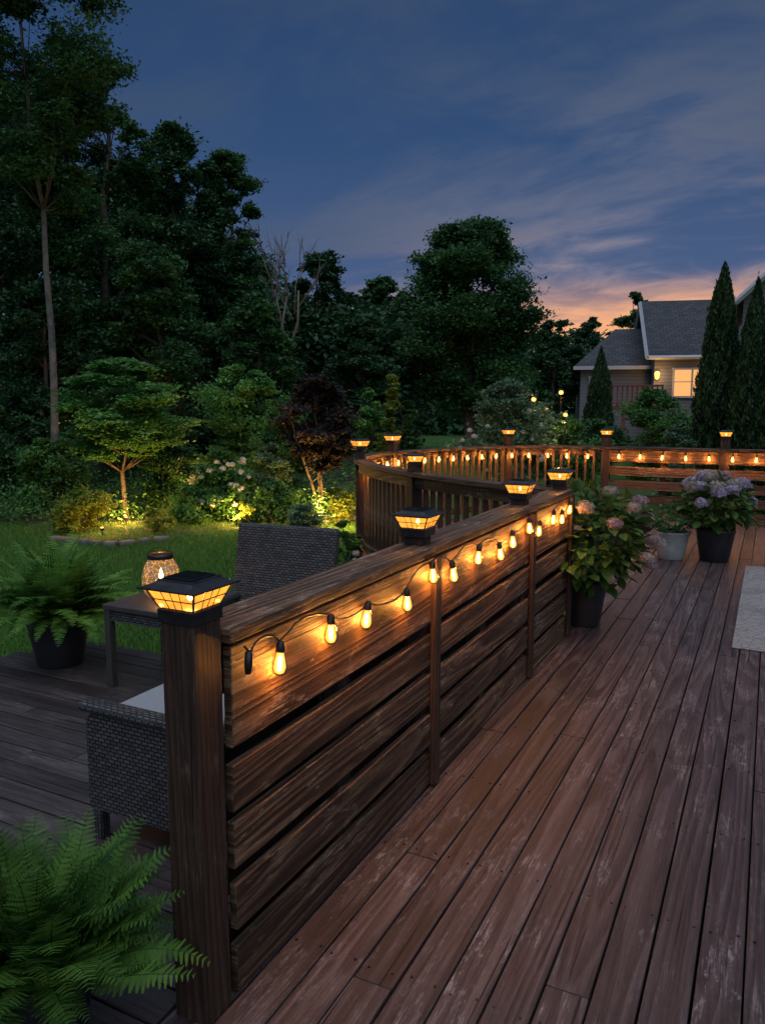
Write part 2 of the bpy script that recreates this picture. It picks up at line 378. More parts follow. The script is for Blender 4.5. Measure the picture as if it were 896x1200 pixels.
while x<3.6:
    xc=x+BW/2
    if xc<-1.36:
        yr=yrange(xc)
        if yr is None: x+=BW; continue
        y0,y1=yr[0]-.06,yr[1]+.08
    else: y0,y1=-2,11.68
    y=y0; first=True
    while y<y1-.01:
        L=random.uniform(1.2,4.2) if first else random.choice([3.0,3.6,4.2])
        e=min(y+L,y1); 
        if y1-e<.5: e=y1
        mb.box((xc+random.uniform(-.001,.001),(y+e)/2,-.015+random.uniform(-.002,.002)),(BW-.0065,e-y-.004,.03),Matrix.Rotation(random.uniform(-.010,.010),3,'Y'),g=1)
        if xc>-1.4:
            ny=math.ceil(y/.6)*.6
            while ny<e:
                if 1<ny<8:
                    for dx in (-.038,.038):
                        nails.lathe([(0,0.0028),(.0042,.0026),(.0045,-.001)],6,(xc+dx+random.uniform(-.004,.004),ny+random.uniform(-.01,.01),.0))
                ny+=.6
        y=e; first=False
    x+=BW
dk=tag(mb.build('deck',M['deck'],bevel=.0035),kind='structure')
nails.build('deck_nail',M['black'],dk)
mb=MB(); y=-2.0
while y<3.62:
    yc=y+BW/2; x0=-4.1-(3.65-yc)*.69; xe=-1.345; xx=x0; first=True
    while xx<xe-.01:
        L=random.uniform(1.0,3) if first else 3.2
        e=min(xx+L,xe)
        if xe-e<.4: e=xe
        mb.box(((xx+e)/2,yc,-.015+random.uniform(-.001,.001)),(e-xx-.004,BW-.008,.03),g=0); xx=e; first=False
    y+=BW
mb2=MB(); mb2.box(((-4.1-1.35)/2,3.70,-.11),(2.75,.03,.2),g=0)
L=math.hypot(3.9,5.65); ang=math.atan2(5.65,3.9)
mb2.box((-4.1-1.95,3.65-2.825,-.13),(L,.03,.2),Matrix.Rotation(ang,3,'Z'),g=0)
ld=tag(mb.build('side_deck',M['deck2'],bevel=.004),kind='structure')
mb2.build('deck_fascia',M['post'],ld)
mb=MB(); mb.sweep([(p.x,p.y) for p in curve],.04,-.34,-.035); mb.box((.7,11.72,-.19),(5.7,.04,.3),g=0); mb.box((-1.36,4.5,-.19),(.04,1.55,.3),g=1)
mb.build('deck_fascia',M['post'],dk)
# ---------------- near fence ----------------
PX=-1.285; PX0=-1.268; PY=[1.455,2.88,4.34,5.28]
fence=thing('slatted_fence','weathered brown slatted deck fence with wide flat cap, running away from the near end post','fence',(PX,1.465,0))
for i,y in enumerate(PY):
    b=MB(); 
    if i==0: b.box((PX0,y,.50),(.104,.104,1.2))
    else: b.box((PX,y,.50),(.09,.09,.998)); b.box((PX,y,1.07),(.085,.085,.06),g=2)
    b.build('post',M['post'],fence,bevel=.004,world=True)
b=MB(); b.box((PX+.005,(1.52+2.86)/2,1.02),(.165,1.34,.04)); b.box((PX+.005,(2.865+5.33)/2,1.021),(.163,2.465,.04))
b.build('cap_rail',M['fence'],fence,bevel=.006,world=True)
Z_F=[(.712,.988),(.538,.670),(.362,.494),(.186,.318),(.006,.142)]
Z_B=[(.80,.99),(.545,.65),(.365,.47),(.185,.29),(.005,.11)]
segs=[(1.53,2.875),(2.88,4.335),(4.34,5.33)]
for (a,b_) in segs:
    for z0,z1 in Z_F:
        b=MB(); j=random.uniform(-.006,.006); b.box((PX+.058+random.uniform(-.005,.005),(a+b_)/2,(z0+z1)/2+j),(.026,b_-a-.006,z1-z0),Matrix.Rotation(random.uniform(-.005,.005),3,'X'),g=1)
        b.build('front_slat',M['fence'],fence,bevel=.004,world=True)
    for z0,z1 in Z_B:
        b=MB(); b.box((PX-.06,(a+b_)/2,(z0+z1)/2),(.022,b_-a-.006,z1-z0),g=1); b.build('back_slat',M['post'],fence,bevel=.003,world=True)
for y in (2.88,4.34,5.30):
    b=MB(); b.box((PX+.086,y,.50),(.024,.06,.985),g=2); b.build('batten',M['post'],fence,bevel=.003,world=True)
for y in (2.18,3.6):
    b=MB(); b.box((PX,y,.5),(.085,.085,.99),g=2); b.build('support_post',M['post'],fence,bevel=.003,world=True)
# ---------------- lanterns ----------------
def make_lantern():
    t=thing('post_lantern','x','lantern',(0,0,0))
    b=MB(); b.box((0,0,.004),(.114,.114,.012)); b.box((0,0,-.012),(.112,.112,.026)); b.build('base_collar',M['metal'],t,bevel=.002)
    zb,zt,hb,ht=.010,.062,.05,.073
    for q in range(4):
        R=Matrix.Rotation(q*PI/2,3,'Z'); b=MB()
        b.face([R@Vector(p) for p in ((-hb,-hb,zb),(hb,-hb,zb),(ht,-ht,zt),(-ht,-ht,zt))]); b.build('glass_pane',M['pane'],t)
    b=MB()
    for q in range(4):
        R=Matrix.Rotation(q*PI/2,3,'Z'); e=.0015
        def pt(s,f): h=hb+(ht-hb)*f; return R@Vector((s*h,-h-e,zb+(zt-zb)*f))
        b.tube([pt(-1,0),pt(-1,1)],.0030,4)
        for s_x in (-.4,.0,.4): b.tube([pt(s_x,0),pt(s_x,1)],.0013,4)
        for f in (0,.5,1): b.tube([pt(-1,f),pt(1,f)],.0015 if f==.5 else .0030,4)
    b.build('frame',M['metal'],t)
    b=MB(); E=.089
    def ring(h,z): return [(-h,-h,z),(h,-h,z),(h,h,z),(-h,h,z)]
    rs=[ring(.068,.0625),ring(E,.063),ring(E,.067),ring(.064,.073),ring(.056,.080),ring(.054,.084)]
    for r0,r1 in zip(rs[:-1],rs[1:]):
        for i in range(4): b.face([r0[i],r0[(i+1)%4],r1[(i+1)%4],r1[i]])
    b.face(rs[-1]); b.face(list(reversed(rs[0])))
    rf=b.build('roof',M['metal'],t)
    b=MB(); b.box((0,0,.086),(.090,.090,.005)); b.build('solar_panel',M['solar'],rf,bevel=.001)
    b=MB(); b.lathe([(0,.0),(.006,.004),(.008,.012),(.005,.02),(0,.024)],10,(0,0,.022)); b.build('led',M['fil'],t,smooth=True)
    plight('lantern_light',(0,0,.036),5.5,r=.012,parent=t)
    return t
lan=make_lantern()
FH=1.17
LP=[((PX0,PY[0],1.1),0,'solar post lantern on the nearest fence post, largest in the picture, amber panes lit'),
 ((PX,PY[1],1.1),0,'lit solar lantern on the second post of the slatted fence'),
 ((PX,PY[2],1.1),0,'lit solar lantern on the third post of the slatted fence'),
 ((PX,PY[3],1.1),0,'lit solar lantern on the far end post of the slatted fence, above the large hydrangea'),
 ((CP[1][0],CP[1][1],1.12),.5,'lit solar lantern on the curved railing post just left of the fence run'),
 ((CP[2][0],CP[2][1],FH),.9,'lit solar lantern at the leftmost bend of the curved railing'),
 ((CP[3][0],CP[3][1],FH),1.4,'lit solar lantern just past the leftmost bend, second from left on the curved railing'),
 ((CP[4][0],CP[4][1],FH+.03),.6,'lit solar lantern at the back of the curve, before the large round tree'),
 ((-2.15,11.6,FH+.03),0,'lit solar lantern where the curved railing meets the far slatted railing'),
 ((-.55,11.6,FH+.03),0,'rightmost lit solar lantern, behind the lilac hydrangea pot'),]
for i,(l,r,lab) in enumerate(LP):
    o=lan if i==0 else copy_tree(lan); o.location=l; o.rotation_euler=(0,0,r); tag(o,lab,'lantern','solar lanterns on the deck posts')
    if i>4: o.scale=(1.15,)*3
# ---------------- curved railing ----------------
cr=thing('curved_railing','curved brown wooden deck railing with upright balusters','railing',(CP[2][0],CP[2][1],0))
cxy=[(p.x,p.y) for p in curve]
b=MB(); b.sweep(cxy,.14,1.0,1.038); b.build('cap_rail',M['fence'],cr,bevel=.004,world=True)
b=MB(); b.sweep(cxy,.04,.90,.985); b.build('top_rail',M['fence'],cr,world=True)
b=MB(); b.sweep(cxy,.04,.08,.165); b.build('bottom_rail',M['fence'],cr,world=True)
for i,(x,y) in enumerate(CP[1:5]):
    a,c_=CP[i],CP[i+2]; an=math.atan2(c_[1]-a[1],c_[0]-a[0]); hh=LP[4+i][0][2]
    b=MB(); b.box((x,y,hh/2),(.1,.1,hh),Matrix.Rotation(an,3,'Z')); b.build('post',M['post'],cr,bevel=.004,world=True)
def walk(pts,step,start=0):
    out=[]; acc=start; L=0
    for a,b_ in zip(pts[:-1],pts[1:]):
        d_=(b_-a).length
        while acc<=L+d_:
            f=(acc-L)/d_; out.append((a.lerp(b_,f),(b_-a).normalized())); acc+=step
        L+=d_
    return out
proto=None
for p,t in walk(curve,.118,.1):
    if any((p-Vector((x,y,0))).length<.07 for x,y in CP): continue
    nrm=Vector((-t.y,t.x,0)); q=p-nrm*.038; an=math.atan2(t.y,t.x)
    if proto is None:
        b=MB(); b.box((0,0,.52),(.036,.034,.9),g=2); proto=b.build('baluster',M['fence'],cr,bevel=.002); o=proto
    else: o=proto.copy(); COL.objects.link(o); o.parent=cr
    o.location=q-Vector(cr.location); o.rotation_euler=(0,0,an)
# ---------------- far railing ----------------
fr_=thing('far_slatted_railing','slatted brown deck railing across the far end of the deck, strung with bulbs','railing',(-2.15,11.6,0))
for x in (-2.15,-.55,1.05,2.65):
    b=MB(); b.box((x,11.6,(FH+.03)/2),(.12,.12,FH+.03)); b.build('post',M['post'],fr_,bevel=.004,world=True)
b=MB(); b.box((.55,11.6,1.02),(5.5,.15,.038)); b.build('cap_rail',M['fence'],fr_,bevel=.004,world=True)
for x0,x1 in ((-2.09,-.61),(-.49,.99),(1.11,2.59)):
    for z0,z1 in ((.82,.99),(.62,.75),(.42,.55),(.22,.35),(.03,.16)):
        b=MB(); b.box(((x0+x1)/2,11.57,(z0+z1)/2),(x1-x0,.024,z1-z0),g=0); b.build('slat',M['fence'],fr_,world=True)
    b=MB(); b.box(((x0+x1)/2,11.61,.5),(.08,.05,.95),g=2); b.build('support_post',M['post'],fr_,world=True)
# ---------------- string lights ----------------
def make_bulb():
    g=MB(); g.lathe([(.0105,-.021),(.013,-.030),(.0175,-.044),(.021,-.059),(.0195,-.072),(.012,-.081),(0.0,-.085)],16)
    s=MB(); s.lathe([(0,.006),(.007,.005),(.009,0),(.012,-.003),(.0125,-.019),(.011,-.024),(0,-.024)],12)
    f=MB(); f.lathe([(0,-.030),(.004,-.038),(.0065,-.056),(.004,-.069),(0,-.072)],8)
    return g,s,f
gg,ss,ff=make_bulb(); bproto={}
def string(name,label,bulbs,wire,power,sc_=1,cat='string lights'):
    t=thing(name,label,cat,wire[0])
    w=MB(); w.tube(wire,.0033,6); w.build('cable',M['black'],t,smooth=True,world=True)
    for i,p in enumerate(bulbs):
        if power not in bproto:
            g=gg.build('bulb',M['globe'],t,smooth=True); s=ss.build('socket',M['black'],g,smooth=True); f=ff.build('filament',M['fil'],g,smooth=True)
            plight('bulb_light',(0,0,-.056),power,r=.012,parent=g); bproto[power]=g; o=g
        else: o=copy_tree(bproto[power],t)
        o.location=Vector(p)-Vector(t.location); o.rotation_euler=(random.uniform(-.2,.2),random.uniform(-.1,.1),0); o.scale=(sc_,)*3
    return t
SX=PX+.096
bu=[]; wire=[(SX,1.565,.985),(SX,1.59,.96)]
ys=[1.725,2.0,2.25,2.56,2.80,3.02,3.36,3.66,3.88,4.19,4.42,4.75,4.97,5.20]
zs=[.950,.960,.945,.925,.985,.945,.962,.925,.955,.985,.935,.96,.935,.97]
prev=(SX,1.59,.96)
for qi,(y,z_) in enumerate(zip(ys,zs)):
    dip=random.choice([-.030,.028,.034,.022,-.018])
    for f in (.15,.3,.5,.7,.85):
        yy=prev[1]+(y-prev[1])*f; zl=prev[2]+(z_-prev[2])*f
        wire.append((SX+.005*sin(yy*23),yy,min(.992,zl+4*f*(1-f)*dip)))
    wire.append((SX,y,z_+.004)); bu.append((SX+.004,y,z_)); prev=(SX,y,z_)
s1=string('string_lights','string of glowing amber bulbs draped along the upper board of the near slatted fence',bu,wire,9,1.1)
b=MB(); b.tube([(SX+.004,1.578,.968),(SX+.006,1.573,.935),(SX+.006,1.571,.91)],[.010,.012,.008],10); b.build('end_plug',M['black'],s1,smooth=True,world=True)
inner=[p+Vector((-t.y,t.x,0))*-.10 for p,t in walk(curve,.1,.05)]
w=[(p.x,p.y,.965+.012*sin(i*2.1)) for i,p in enumerate(inner)]
st=int(len(w)*.34)
string('string_lights','string of small glowing bulbs following the inside of the curved railing',[ (x,y,z_-.004) for (x,y,z_) in w[st::3]],w[st:],26,1.4)
w=[(-2.05+i*.1,11.515,.965+.012*sin(i*2.1)) for i in range(46)]
string('string_lights','string of small glowing bulbs across the far slatted railing on the right',[(x,y-.015,z_-.004) for x,y,z_ in w[1::3]],w,26,1.4)
# ---------------- chairs / table ----------------
def make_chair(label,loc,rz):
    t=thing('wicker_armchair',label,'chair',loc,rz)
    W=M['wicker']
    for s in (-1,1):
        b=MB(); n=8; prof=[(.27,.12),(.27,.50)]+[(-.27-.06*sin(q*PI/2/n),.44+.06*cos(q*PI/2/n)) for q in range(n+1)]+[(-.33,.12)]
        for xx in (s*.305-.022,s*.305+.022):
            pl=[(xx,py,pz) for py,pz in prof]; b.face(pl if xx<s*.305 else list(reversed(pl)),[((p[1]),(p[2])) for p in (pl if xx<s*.305 else list(reversed(pl)))])
        for q in range(len(prof)):
            a_,c_=prof[q],prof[(q+1)%len(prof)]; b.face([(s*.305-.022,*a_),(s*.305-.022,*c_),(s*.305+.022,*c_),(s*.305+.022,*a_)])
        b.build('arm',W,t)
        b=MB(); b.box((s*.305,-.03,.512),(.078,.66,.036),g=1); b.build('arm_rest',W,t,bevel=.017,seg=5)
        for yy in (-.3,.26):
            l=MB(); l.box((s*.305,yy,.055),(.045,.045,.13),g=2); l.build('leg',W,t,bevel=.004)
    R=Matrix.Rotation(math.radians(-11),3,'X')
    b=MB(); b.box((0,.33,.60),(.66,.05,.66),R,g=0); b.build('backrest',W,t,bevel=.022,seg=4)
    b=MB(); b.box((0,-.305,.24),(.56,.04,.22),g=0); b.box((0,0,.31),(.56,.58,.05),g=0); b.build('seat_base',W,t,bevel=.008)
    b=MB(); b.box((0,-.05,.40),(.55,.60,.14),g=0); b.build('seat_cushion',M['cushion'],t,bevel=.04,seg=4)
    return t
make_chair('dark wicker armchair right behind the near fence post, its side toward the camera',(-1.86,2.25,0),-PI/2)
make_chair('dark wicker armchair with tall back beyond the side table, facing the camera',(-2.44,3.30,0),math.radians(4))
t=thing('side_table','small square dark side table holding the glowing jar','table',(-3.06,3.34,0))
b=MB(); b.box((0,0,.478),(.56,.50,.03)); b.build('tabletop',M['table'],t,bevel=.005)
b=MB(); b.box((0,-.225,.43),(.5,.02,.065)); b.box((0,.225,.43),(.5,.02,.065)); b.box((-.25,0,.43),(.02,.44,.065)); b.box((.25,0,.43),(.02,.44,.065)); b.build('apron',M['wicker'],t)
for sx in (-1,1):
    for sy in (-1,1):
        l=MB(); l.box((sx*.255,sy*.222,.231),(.042,.042,.462)); l.build('leg',M['table'],t,bevel=.003)
t=thing('jar_lantern','round dimpled glass jar candle lantern glowing amber on the side table','lantern',(-3.16,3.38,.493)); t.scale=(1.16,1.16,1.28)
b=MB(); b.lathe([(0,.0),(.06,.0),(.082,.02),(.094,.06),(.095,.1),(.082,.145),(.062,.175),(.058,.185)],32); b.build('glass_body',M['jar'],t,smooth=True)
b=MB(); b.lathe([(.056,.18),(.064,.181),(.066,.195),(.062,.205),(.055,.203)],32); b.build('rim',M['metal'],t,smooth=True)
b=MB(); b.tube([(.066*cos(a),0,.2+.03*sin(a)) for a in np.linspace(0,PI,14)],.002,5); b.build('wire_handle',M['metal'],t)
b=MB(); b.lathe([(0,.004),(.03,.004),(.03,.075),(.026,.08),(0,.077)],20); b.build('candle',M['wax'],t,smooth=True)
b=MB(); b.lathe([(0,.08),(.009,.088),(.012,.1),(.006,.12),(0,.135)],8); b.build('flame',M['fil'],t,smooth=True)
plight('candle_light',(0,0,.12),4,r=.012,parent=t)
b=MB(); b.box((0,0,0),(1.9,3.0,.012)); o=b.build('rug',M['rug'],org=None,bevel=.005); o.location=(.80,7.0,.0085); tag(o,'pale grey woven outdoor rug on the deck at the right edge','rug')
# ---------------- ferns ----------------
def pot(t,r,h,mat,rim=.02):
    b=MB(); b.lathe([(0,0),(r*.68,0),(r*.72,.01),(r*.86,h*.5),(r*.97,h*.9),(r,h*.93),(r+rim*.3,h),(r-.015,h),(r-.03,h*.93)],36); p=b.build('pot',mat,t,smooth=True)
    b=MB(); b.lathe([(r-.02,h*.9),(r*.5,h*.93),(0,h*.94)],24); b.build('soil',M['soil'],p,smooth=True)
def pinna_t(n,w):
    T=[];F=[]
    for i in range(n):
        x=(i+.3)/n; hw=w*(1-.75*(x**1.6)); dx=.62/n
        for s in (-1,1):
            q=len(T); T+=[(x-dx*.6,0,0),(x+dx*.2,s*hw*.75,.01),(x+dx*1.1,s*hw,-.01),(x+dx*.9,0,0)]
            F.append((q,q+1,q+2,q+3) if s<0 else (q+3,q+2,q+1,q))
    return T,F
def fern(t,nf,L,z0,npn,wid,nl,pw,mat,seed,el=(50,88),droop=95,r0=.04):
    g=np.random.default_rng(seed); Ms=[];Ps=[];ti=[]; rb=MB()
    for i in range(nf):
        a=g.uniform(0,2*PI); l=L*g.uniform(.6,1.12); e=math.radians(g.uniform(*el)); dr=math.radians(droop*g.uniform(.5,1.15))
        ns=npn+6; p=np.array([r0*cos(a)*g.random(),r0*sin(a)*g.random(),z0]); pts=[p.copy()]; tg=[]
        tw=g.uniform(-.5,.5)
        for s in range(ns):
            ee=e-dr*(s/ns)**1.25; aa=a+tw*(s/ns)
            d_=np.array([cos(aa)*cos(ee),sin(aa)*cos(ee),sin(ee)]); tg.append(d_); p=p+d_*l/ns; pts.append(p.copy())
        rb.tube([tuple(q) for q in pts[::3]],list(np.linspace(.0028,.0008,len(pts[::3]))),4,False)
        tt=g.random()
        for s in range(4,ns):
            f=(s-4)/(ns-4); d_=tg[s]; S=np.cross(d_,[0,0,1]); S/=np.linalg.norm(S)+1e-9; U=np.cross(S,d_)
            ll=wid*l*(min(1,.45+f*3.2))*(1-f**1.7)**.9+.006
            for sg in (-1,1):
                X=S*sg*.93+d_*.33+U*g.uniform(-.30,.14); X/=np.linalg.norm(X)
                Y=d_*1.0-X*np.dot(d_,X); Y/=np.linalg.norm(Y); Z=np.cross(X,Y)
                lj=ll*g.uniform(.88,1.08)
                Ms.append(np.stack([X*lj,Y*lj,Z*lj],1)); Ps.append(pts[s]); ti.append(.65*tt+.35*g.random())
    T,F=pinna_t(nl,pw)
    fo=inst('fronds',T,F,np.array(Ms),np.array(Ps),mat,t,np.array(ti))
    rb.build('stalks',mat,fo,smooth=True)
t=thing('potted_fern','lush green fern in the bottom left corner, in front of the wicker chair','fern',(-1.575,1.20,0))
pot(t,.14,.22,M['potblack']); fern(t,230,.33,.19,19,.20,8,.17,M['L_fern'],3,(25,100),70,.15)
t=thing('potted_fern','arching fern in a black pot at the deck edge left of the side table','fern',(-3.93,3.28,0))
pot(t,.19,.30,M['potblack']); fern(t,240,.57,.28,26,.14,4,.24,M['L_fern2'],5,(22,95),75,.09)
# ---------------- hydrangeas ----------------
LT=[(0,0,0),(.28,.27,.06),(.65,.27,.05),(1,0,-.1),(.65,-.27,.05),(.28,-.27,.06),(.33,0,0),(.68,0,-.02)]
LF=[(0,6,1),(6,7,2,1),(7,3,2),(0,5,6),(6,5,4,7),(7,4,3)]
def frames(D):
    n=len(D); X=D/np.linalg.norm(D,axis=1)[:,None]; up=np.tile([0,0,1.],(n,1))+rng.normal(0,.25,(n,3))
    Y=np.cross(up,X); Y/=np.linalg.norm(Y,axis=1)[:,None]; Z=np.cross(X,Y); return X,Y,Z
def big_leaves(t,n,R,zc,H,size,mat,seed,name='foliage'):
    g=np.random.default_rng(seed); d_=rvec(n); rad=g.uniform(.35,1,n)**.5
    lump=1+.18*np.sin(d_[:,0]*5+seed)*np.cos(d_[:,2]*4+seed)
    P=d_*np.array([R,R,H])*(rad*lump)[:,None]; P[:,2]+=zc
    D=d_*np.array([1,1,.25])+rng.normal(0,.35,(n,3)); D[:,2]-=.15
    X,Y,Z=frames(D); s=(size*g.uniform(.55,1.2,n))[:,None]
    return inst(name,LT,LF,np.stack([X*s,Y*s,Z*s],2),P,mat,t,g.random(n))
FT=[];FF=[]
for q in range(4):
    a=q*PI/2; c0,s0=cos(a),sin(a); n0=len(FT)
    for (x,y,z_) in ((0,0,0),(.55,-.42,.1),(1,0,.05),(.55,.42,.1)): FT.append((x*c0-y*s0,x*s0+y*c0,z_))
    FF.append((n0,n0+1,n0+2,n0+3))
def bloom(t,c,R,mat,seed,n=70,fs=.017):
    g=np.random.default_rng(seed); i=np.arange(n)+.5; ph=np.arccos(1-2*i/n*.86); th=PI*(1+5**.5)*i
    N=np.stack([np.cos(th)*np.sin(ph),np.sin(th)*np.sin(ph),np.cos(ph)],1)
    P=N*R*g.uniform(.8,1.12,n)[:,None]*np.array([1,1,.8])
    N=N+g.normal(0,.3,(n,3)); N/=np.linalg.norm(N,axis=1)[:,None]
    A=np.cross(N,rvec(n)); A/=np.linalg.norm(A,axis=1)[:,None]; B=np.cross(N,A)
    s=(fs*g.uniform(.75,1.25,n))[:,None]
    return inst('flower_head',FT,FF,np.stack([A*s,B*s,N*s],2),P,mat,t,g.random(n),loc=c)
def stems(t,n,R,z0,z1,seed):
    g=np.random.default_rng(seed); b=MB()
    for i in range(n):
        a=g.uniform(0,2*PI); b.tube([(0.02*cos(a),.02*sin(a),z0),(R*.4*cos(a),R*.4*sin(a),(z0+z1)/2),(R*.75*cos(a),R*.75*sin(a),z1)],[.006,.005,.003],5)
    b.build('stems',M['bark'],t,smooth=True)
def hydrangea(label,loc,pr,ph,pm,R,zc,H,nl,ls,bl,seed):
    t=thing('potted_hydrangea',label,'hydrangea',loc); pot(t,pr,ph,pm); stems(t,12,R,ph*.9,zc,seed)
    big_leaves(t,nl,R,zc,H,ls,M['L_hyd'],seed)
    for i,(x,y,z_,r,m) in enumerate(bl): bloom(t,(x,y,z_),r,M[m],seed*10+i,int(70+r*700),.016 if r>.06 else .013)
    return t
g=np.random.default_rng(2)
hydrangea('large broad-leaved hydrangea with cream and pink heads, potted at the end of the near fence',(-1.17,5.66,0),.165,.34,M['potblack'],.42,.65,.36,980,.12,
  [(.40,.10,.80,.062,'petal_c'),(.46,.0,.68,.055,'petal_p'),(.06,-.36,.92,.058,'petal_c'),(.16,.0,1.0,.05,'petal_c'),(.44,-.12,.56,.05,'petal_c'),(.34,.2,.92,.055,'petal_p'),(.48,.2,.62,.05,'petal_c'),(.26,-.34,.82,.05,'petal_p'),(.36,-.22,.92,.045,'petal_c'),(.45,.1,.48,.045,'petal_p')],11)
bl=[]
for i in range(26):
    a=g.uniform(0,2*PI); e=g.uniform(.0,1.3); bl.append((.37*cos(a)*cos(e),.37*sin(a)*cos(e),.60+.30*sin(e),g.uniform(.06,.088),random.choice(['petal_l','petal_p','petal_l','petal_c'])))
hydrangea('round hydrangea covered in lilac and pink flower heads in a black pot at right',(-.46,8.72,0),.2,.34,M['potblack'],.35,.60,.27,520,.12,bl,12)
t=thing('potted_shrub','small leafy shrub in a grey clay pot left of the lilac hydrangea','potted plant',(-.88,8.62,0)); pot(t,.18,.30,M['potgrey'])
big_leaves(t,600,.23,.42,.17,.055,M['L_mid'],14); stems(t,8,.2,.27,.4,15)
# ---------------- trees ----------------
def prof_round(t): return np.sin(PI*(t*.86+.12))**.6
def prof_cone(t): return (1-t)*.95+.05
def prof_oval(t): return np.sin(PI*(t*.8+.14))**.8
def crown(R,z0,z1,nl,nc,nleaf,prof,seed,lr=.42,cs=.17,fl=.55):
    g=np.random.default_rng(seed); H=z1-z0
    t=(np.arange(nl)+g.random(nl))/nl; pr=prof(t); a=g.uniform(0,2*PI,nl)+np.arange(nl)*2.4
    rad=R*pr*np.sqrt(g.uniform(.1,1,nl))*.78
    LR=np.maximum(.16*R,R*pr*lr)*g.uniform(.6,1.25,nl)
    LC=np.stack([rad*np.cos(a),rad*np.sin(a),z0+H*t],1)
    LC[:,2]=np.clip(LC[:,2],z0,z1-LR*.6)
    d_=rvec(nl*nc).reshape(nl,nc,3); d_[:,:,2]=d_[:,:,2]*.75*min(1,fl*1.8)+.12*fl
    CC=(LC[:,None,:]+d_*LR[:,None,None]*g.uniform(.35,1.28,(nl,nc,1))).reshape(-1,3)
    S=np.repeat(LR,nc)*cs*g.uniform(.55,1.4,nl*nc)
    off=np.clip(g.normal(size=(nl*nc,nleaf,3)),-2.2,2.2)*(1+.45*(g.random((nl*nc,nleaf,1))<.18))
    P=(CC[:,None,:]+off*S[:,None,None]*np.array([1.25,1.25,fl])).reshape(-1,3)
    ti=(np.repeat(g.random(nl),nc)*.35+g.random(nl*nc)*.35)[:,None]+g.random((nl*nc,nleaf))*.3
    return P,ti.ravel(),LC
def tree(name,label,cat,base,R,z0,z1,mat,leafs,seed,nl=16,nc=16,nleaf=40,prof=prof_round,tr=.12,bark='bark',group=None,lr=.42,cs=.2,multi=1,asp=.55,up=.5,fl=.55):
    base=Vector(base); t=thing(name,label,cat,base,0,group); g=np.random.default_rng(seed+99)
    P,ti,LC=crown(R,z0,z1,nl,nc,nleaf,prof,seed,lr,cs,fl)
    leafmesh('crown',P,leafs,mat,t,ti,asp,up)
    b=MB(); trunks=[]
    for m in range(multi):
        ox,oy=(0,0) if multi==1 else (g.normal(0,.5)*tr*2,g.normal(0,.5)*tr*2)
        top=z0+(z1-z0)*(.88 if multi==1 else .6); n=10; pts=[];rd=[]
        dx,dy=(g.normal(0,.02)*top,g.normal(0,.02)*top) if multi==1 else (g.normal(0,.35)*R,g.normal(0,.35)*R)
        for i in range(n):
            f=i/(n-1); pts.append((ox+dx*f**1.3+g.normal(0,.007)*top*(i>0),oy+dy*f**1.3+g.normal(0,.007)*top*(i>0),-.02+top*f)); rd.append(tr*(1-f*.85)*(1.35 if i==0 else 1))
        b.tube(pts,rd,8); trunks.append((pts,rd))
    for i,c_ in enumerate(LC):
        pts,rd=trunks[i%multi]; c_=Vector(c_); hd=math.hypot(c_.x,c_.y); zt=c_.z-.55*hd-.04*(z1-z0)
        j=min(range(1,len(pts)),key=lambda q:abs(pts[q][2]-zt)); p=Vector(pts[j])
        md=p.lerp(c_,.5)+Vector((0,0,-.05*hd))
        b.tube([p,md,c_],[rd[j]*.45,rd[j]*.28,rd[j]*.1+.003],5)
    b.build('trunk',M[bark],t,smooth=True)
    return t
def T(name,label,cat,u,vt,vc,D,hw,mat,ls,seed,**kw):
    p=at(u,(vt+vc)/2,D); R=hw*D/908; z1=at(u,vt,D).z-GZ; z0=at(u,vc,D).z-GZ
    return tree(name,label,cat,(p.x,p.y,GZ),R,max(.2,z0+R*.15),z1,M[mat],ls,seed,**kw)
G='woodland trees behind the lawn'
T('forest_tree','tallest tree at the left edge with a slim bare pale trunk','tree',38,-110,250,15,112,'L_dark',.045,1,nl=60,nc=18,nleaf=56,tr=.085,bark='barkpale',cs=.27,lr=.21)
FK=dict(nl=64,nc=17,nleaf=58,lr=.22,cs=.27,group=G)
T('forest_tree','dense dark tree cut by the upper left frame edge','tree',-70,-120,450,20,130,'L_wood',.07,2,tr=.22,**FK)
T('forest_tree','tall dark tree just right of the slim pale trunk','tree',112,78,430,22,88,'L_dark',.064,3,tr=.2,**FK)
T('forest_tree','tall dark tree with a ragged twin top in the left woodland','tree',205,152,450,24,78,'L_wood',.068,4,tr=.2,**FK)
T('forest_tree','dark tree on the right shoulder of the tall left woodland, beside the bare dead tree','tree',266,180,450,25,58,'L_dark',.066,5,tr=.18,**FK)
T('forest_tree','rounded dark tree behind the bare dead tree','tree',372,298,470,33,50,'L_wood',.085,6,tr=.18,**FK)
T('forest_tree','low dark tree left of the big round maple','tree',448,328,470,36,50,'L_dark',.095,7,tr=.18,**FK)
T('forest_tree','dark understory tree behind the small spreading tree','tree',60,330,600,18,80,'L_wood',.06,8,tr=.1,**FK)
T('forest_tree','dark mid-height tree in front of the woodland, left of the chartreuse shrubs','tree',180,290,560,20,80,'L_dark',.060,9,tr=.12,**FK)
T('forest_tree','dark tree below the bare dead tree','tree',300,352,540,19,60,'L_dark',.058,10,tr=.12,**FK)
T('forest_tree','dark tree between the purple maple and the big round maple','tree',425,372,520,26,50,'L_wood',.07,11,tr=.12,**FK)
T('maple_tree','large full round tree standing alone in the centre of the far lawn','tree',550,266,492,30,92,'L_dark',.08,21,nl=100,nc=23,nleaf=60,tr=.26,prof=prof_oval,lr=.22,cs=.29)
FG='low trees before the sunset glow'
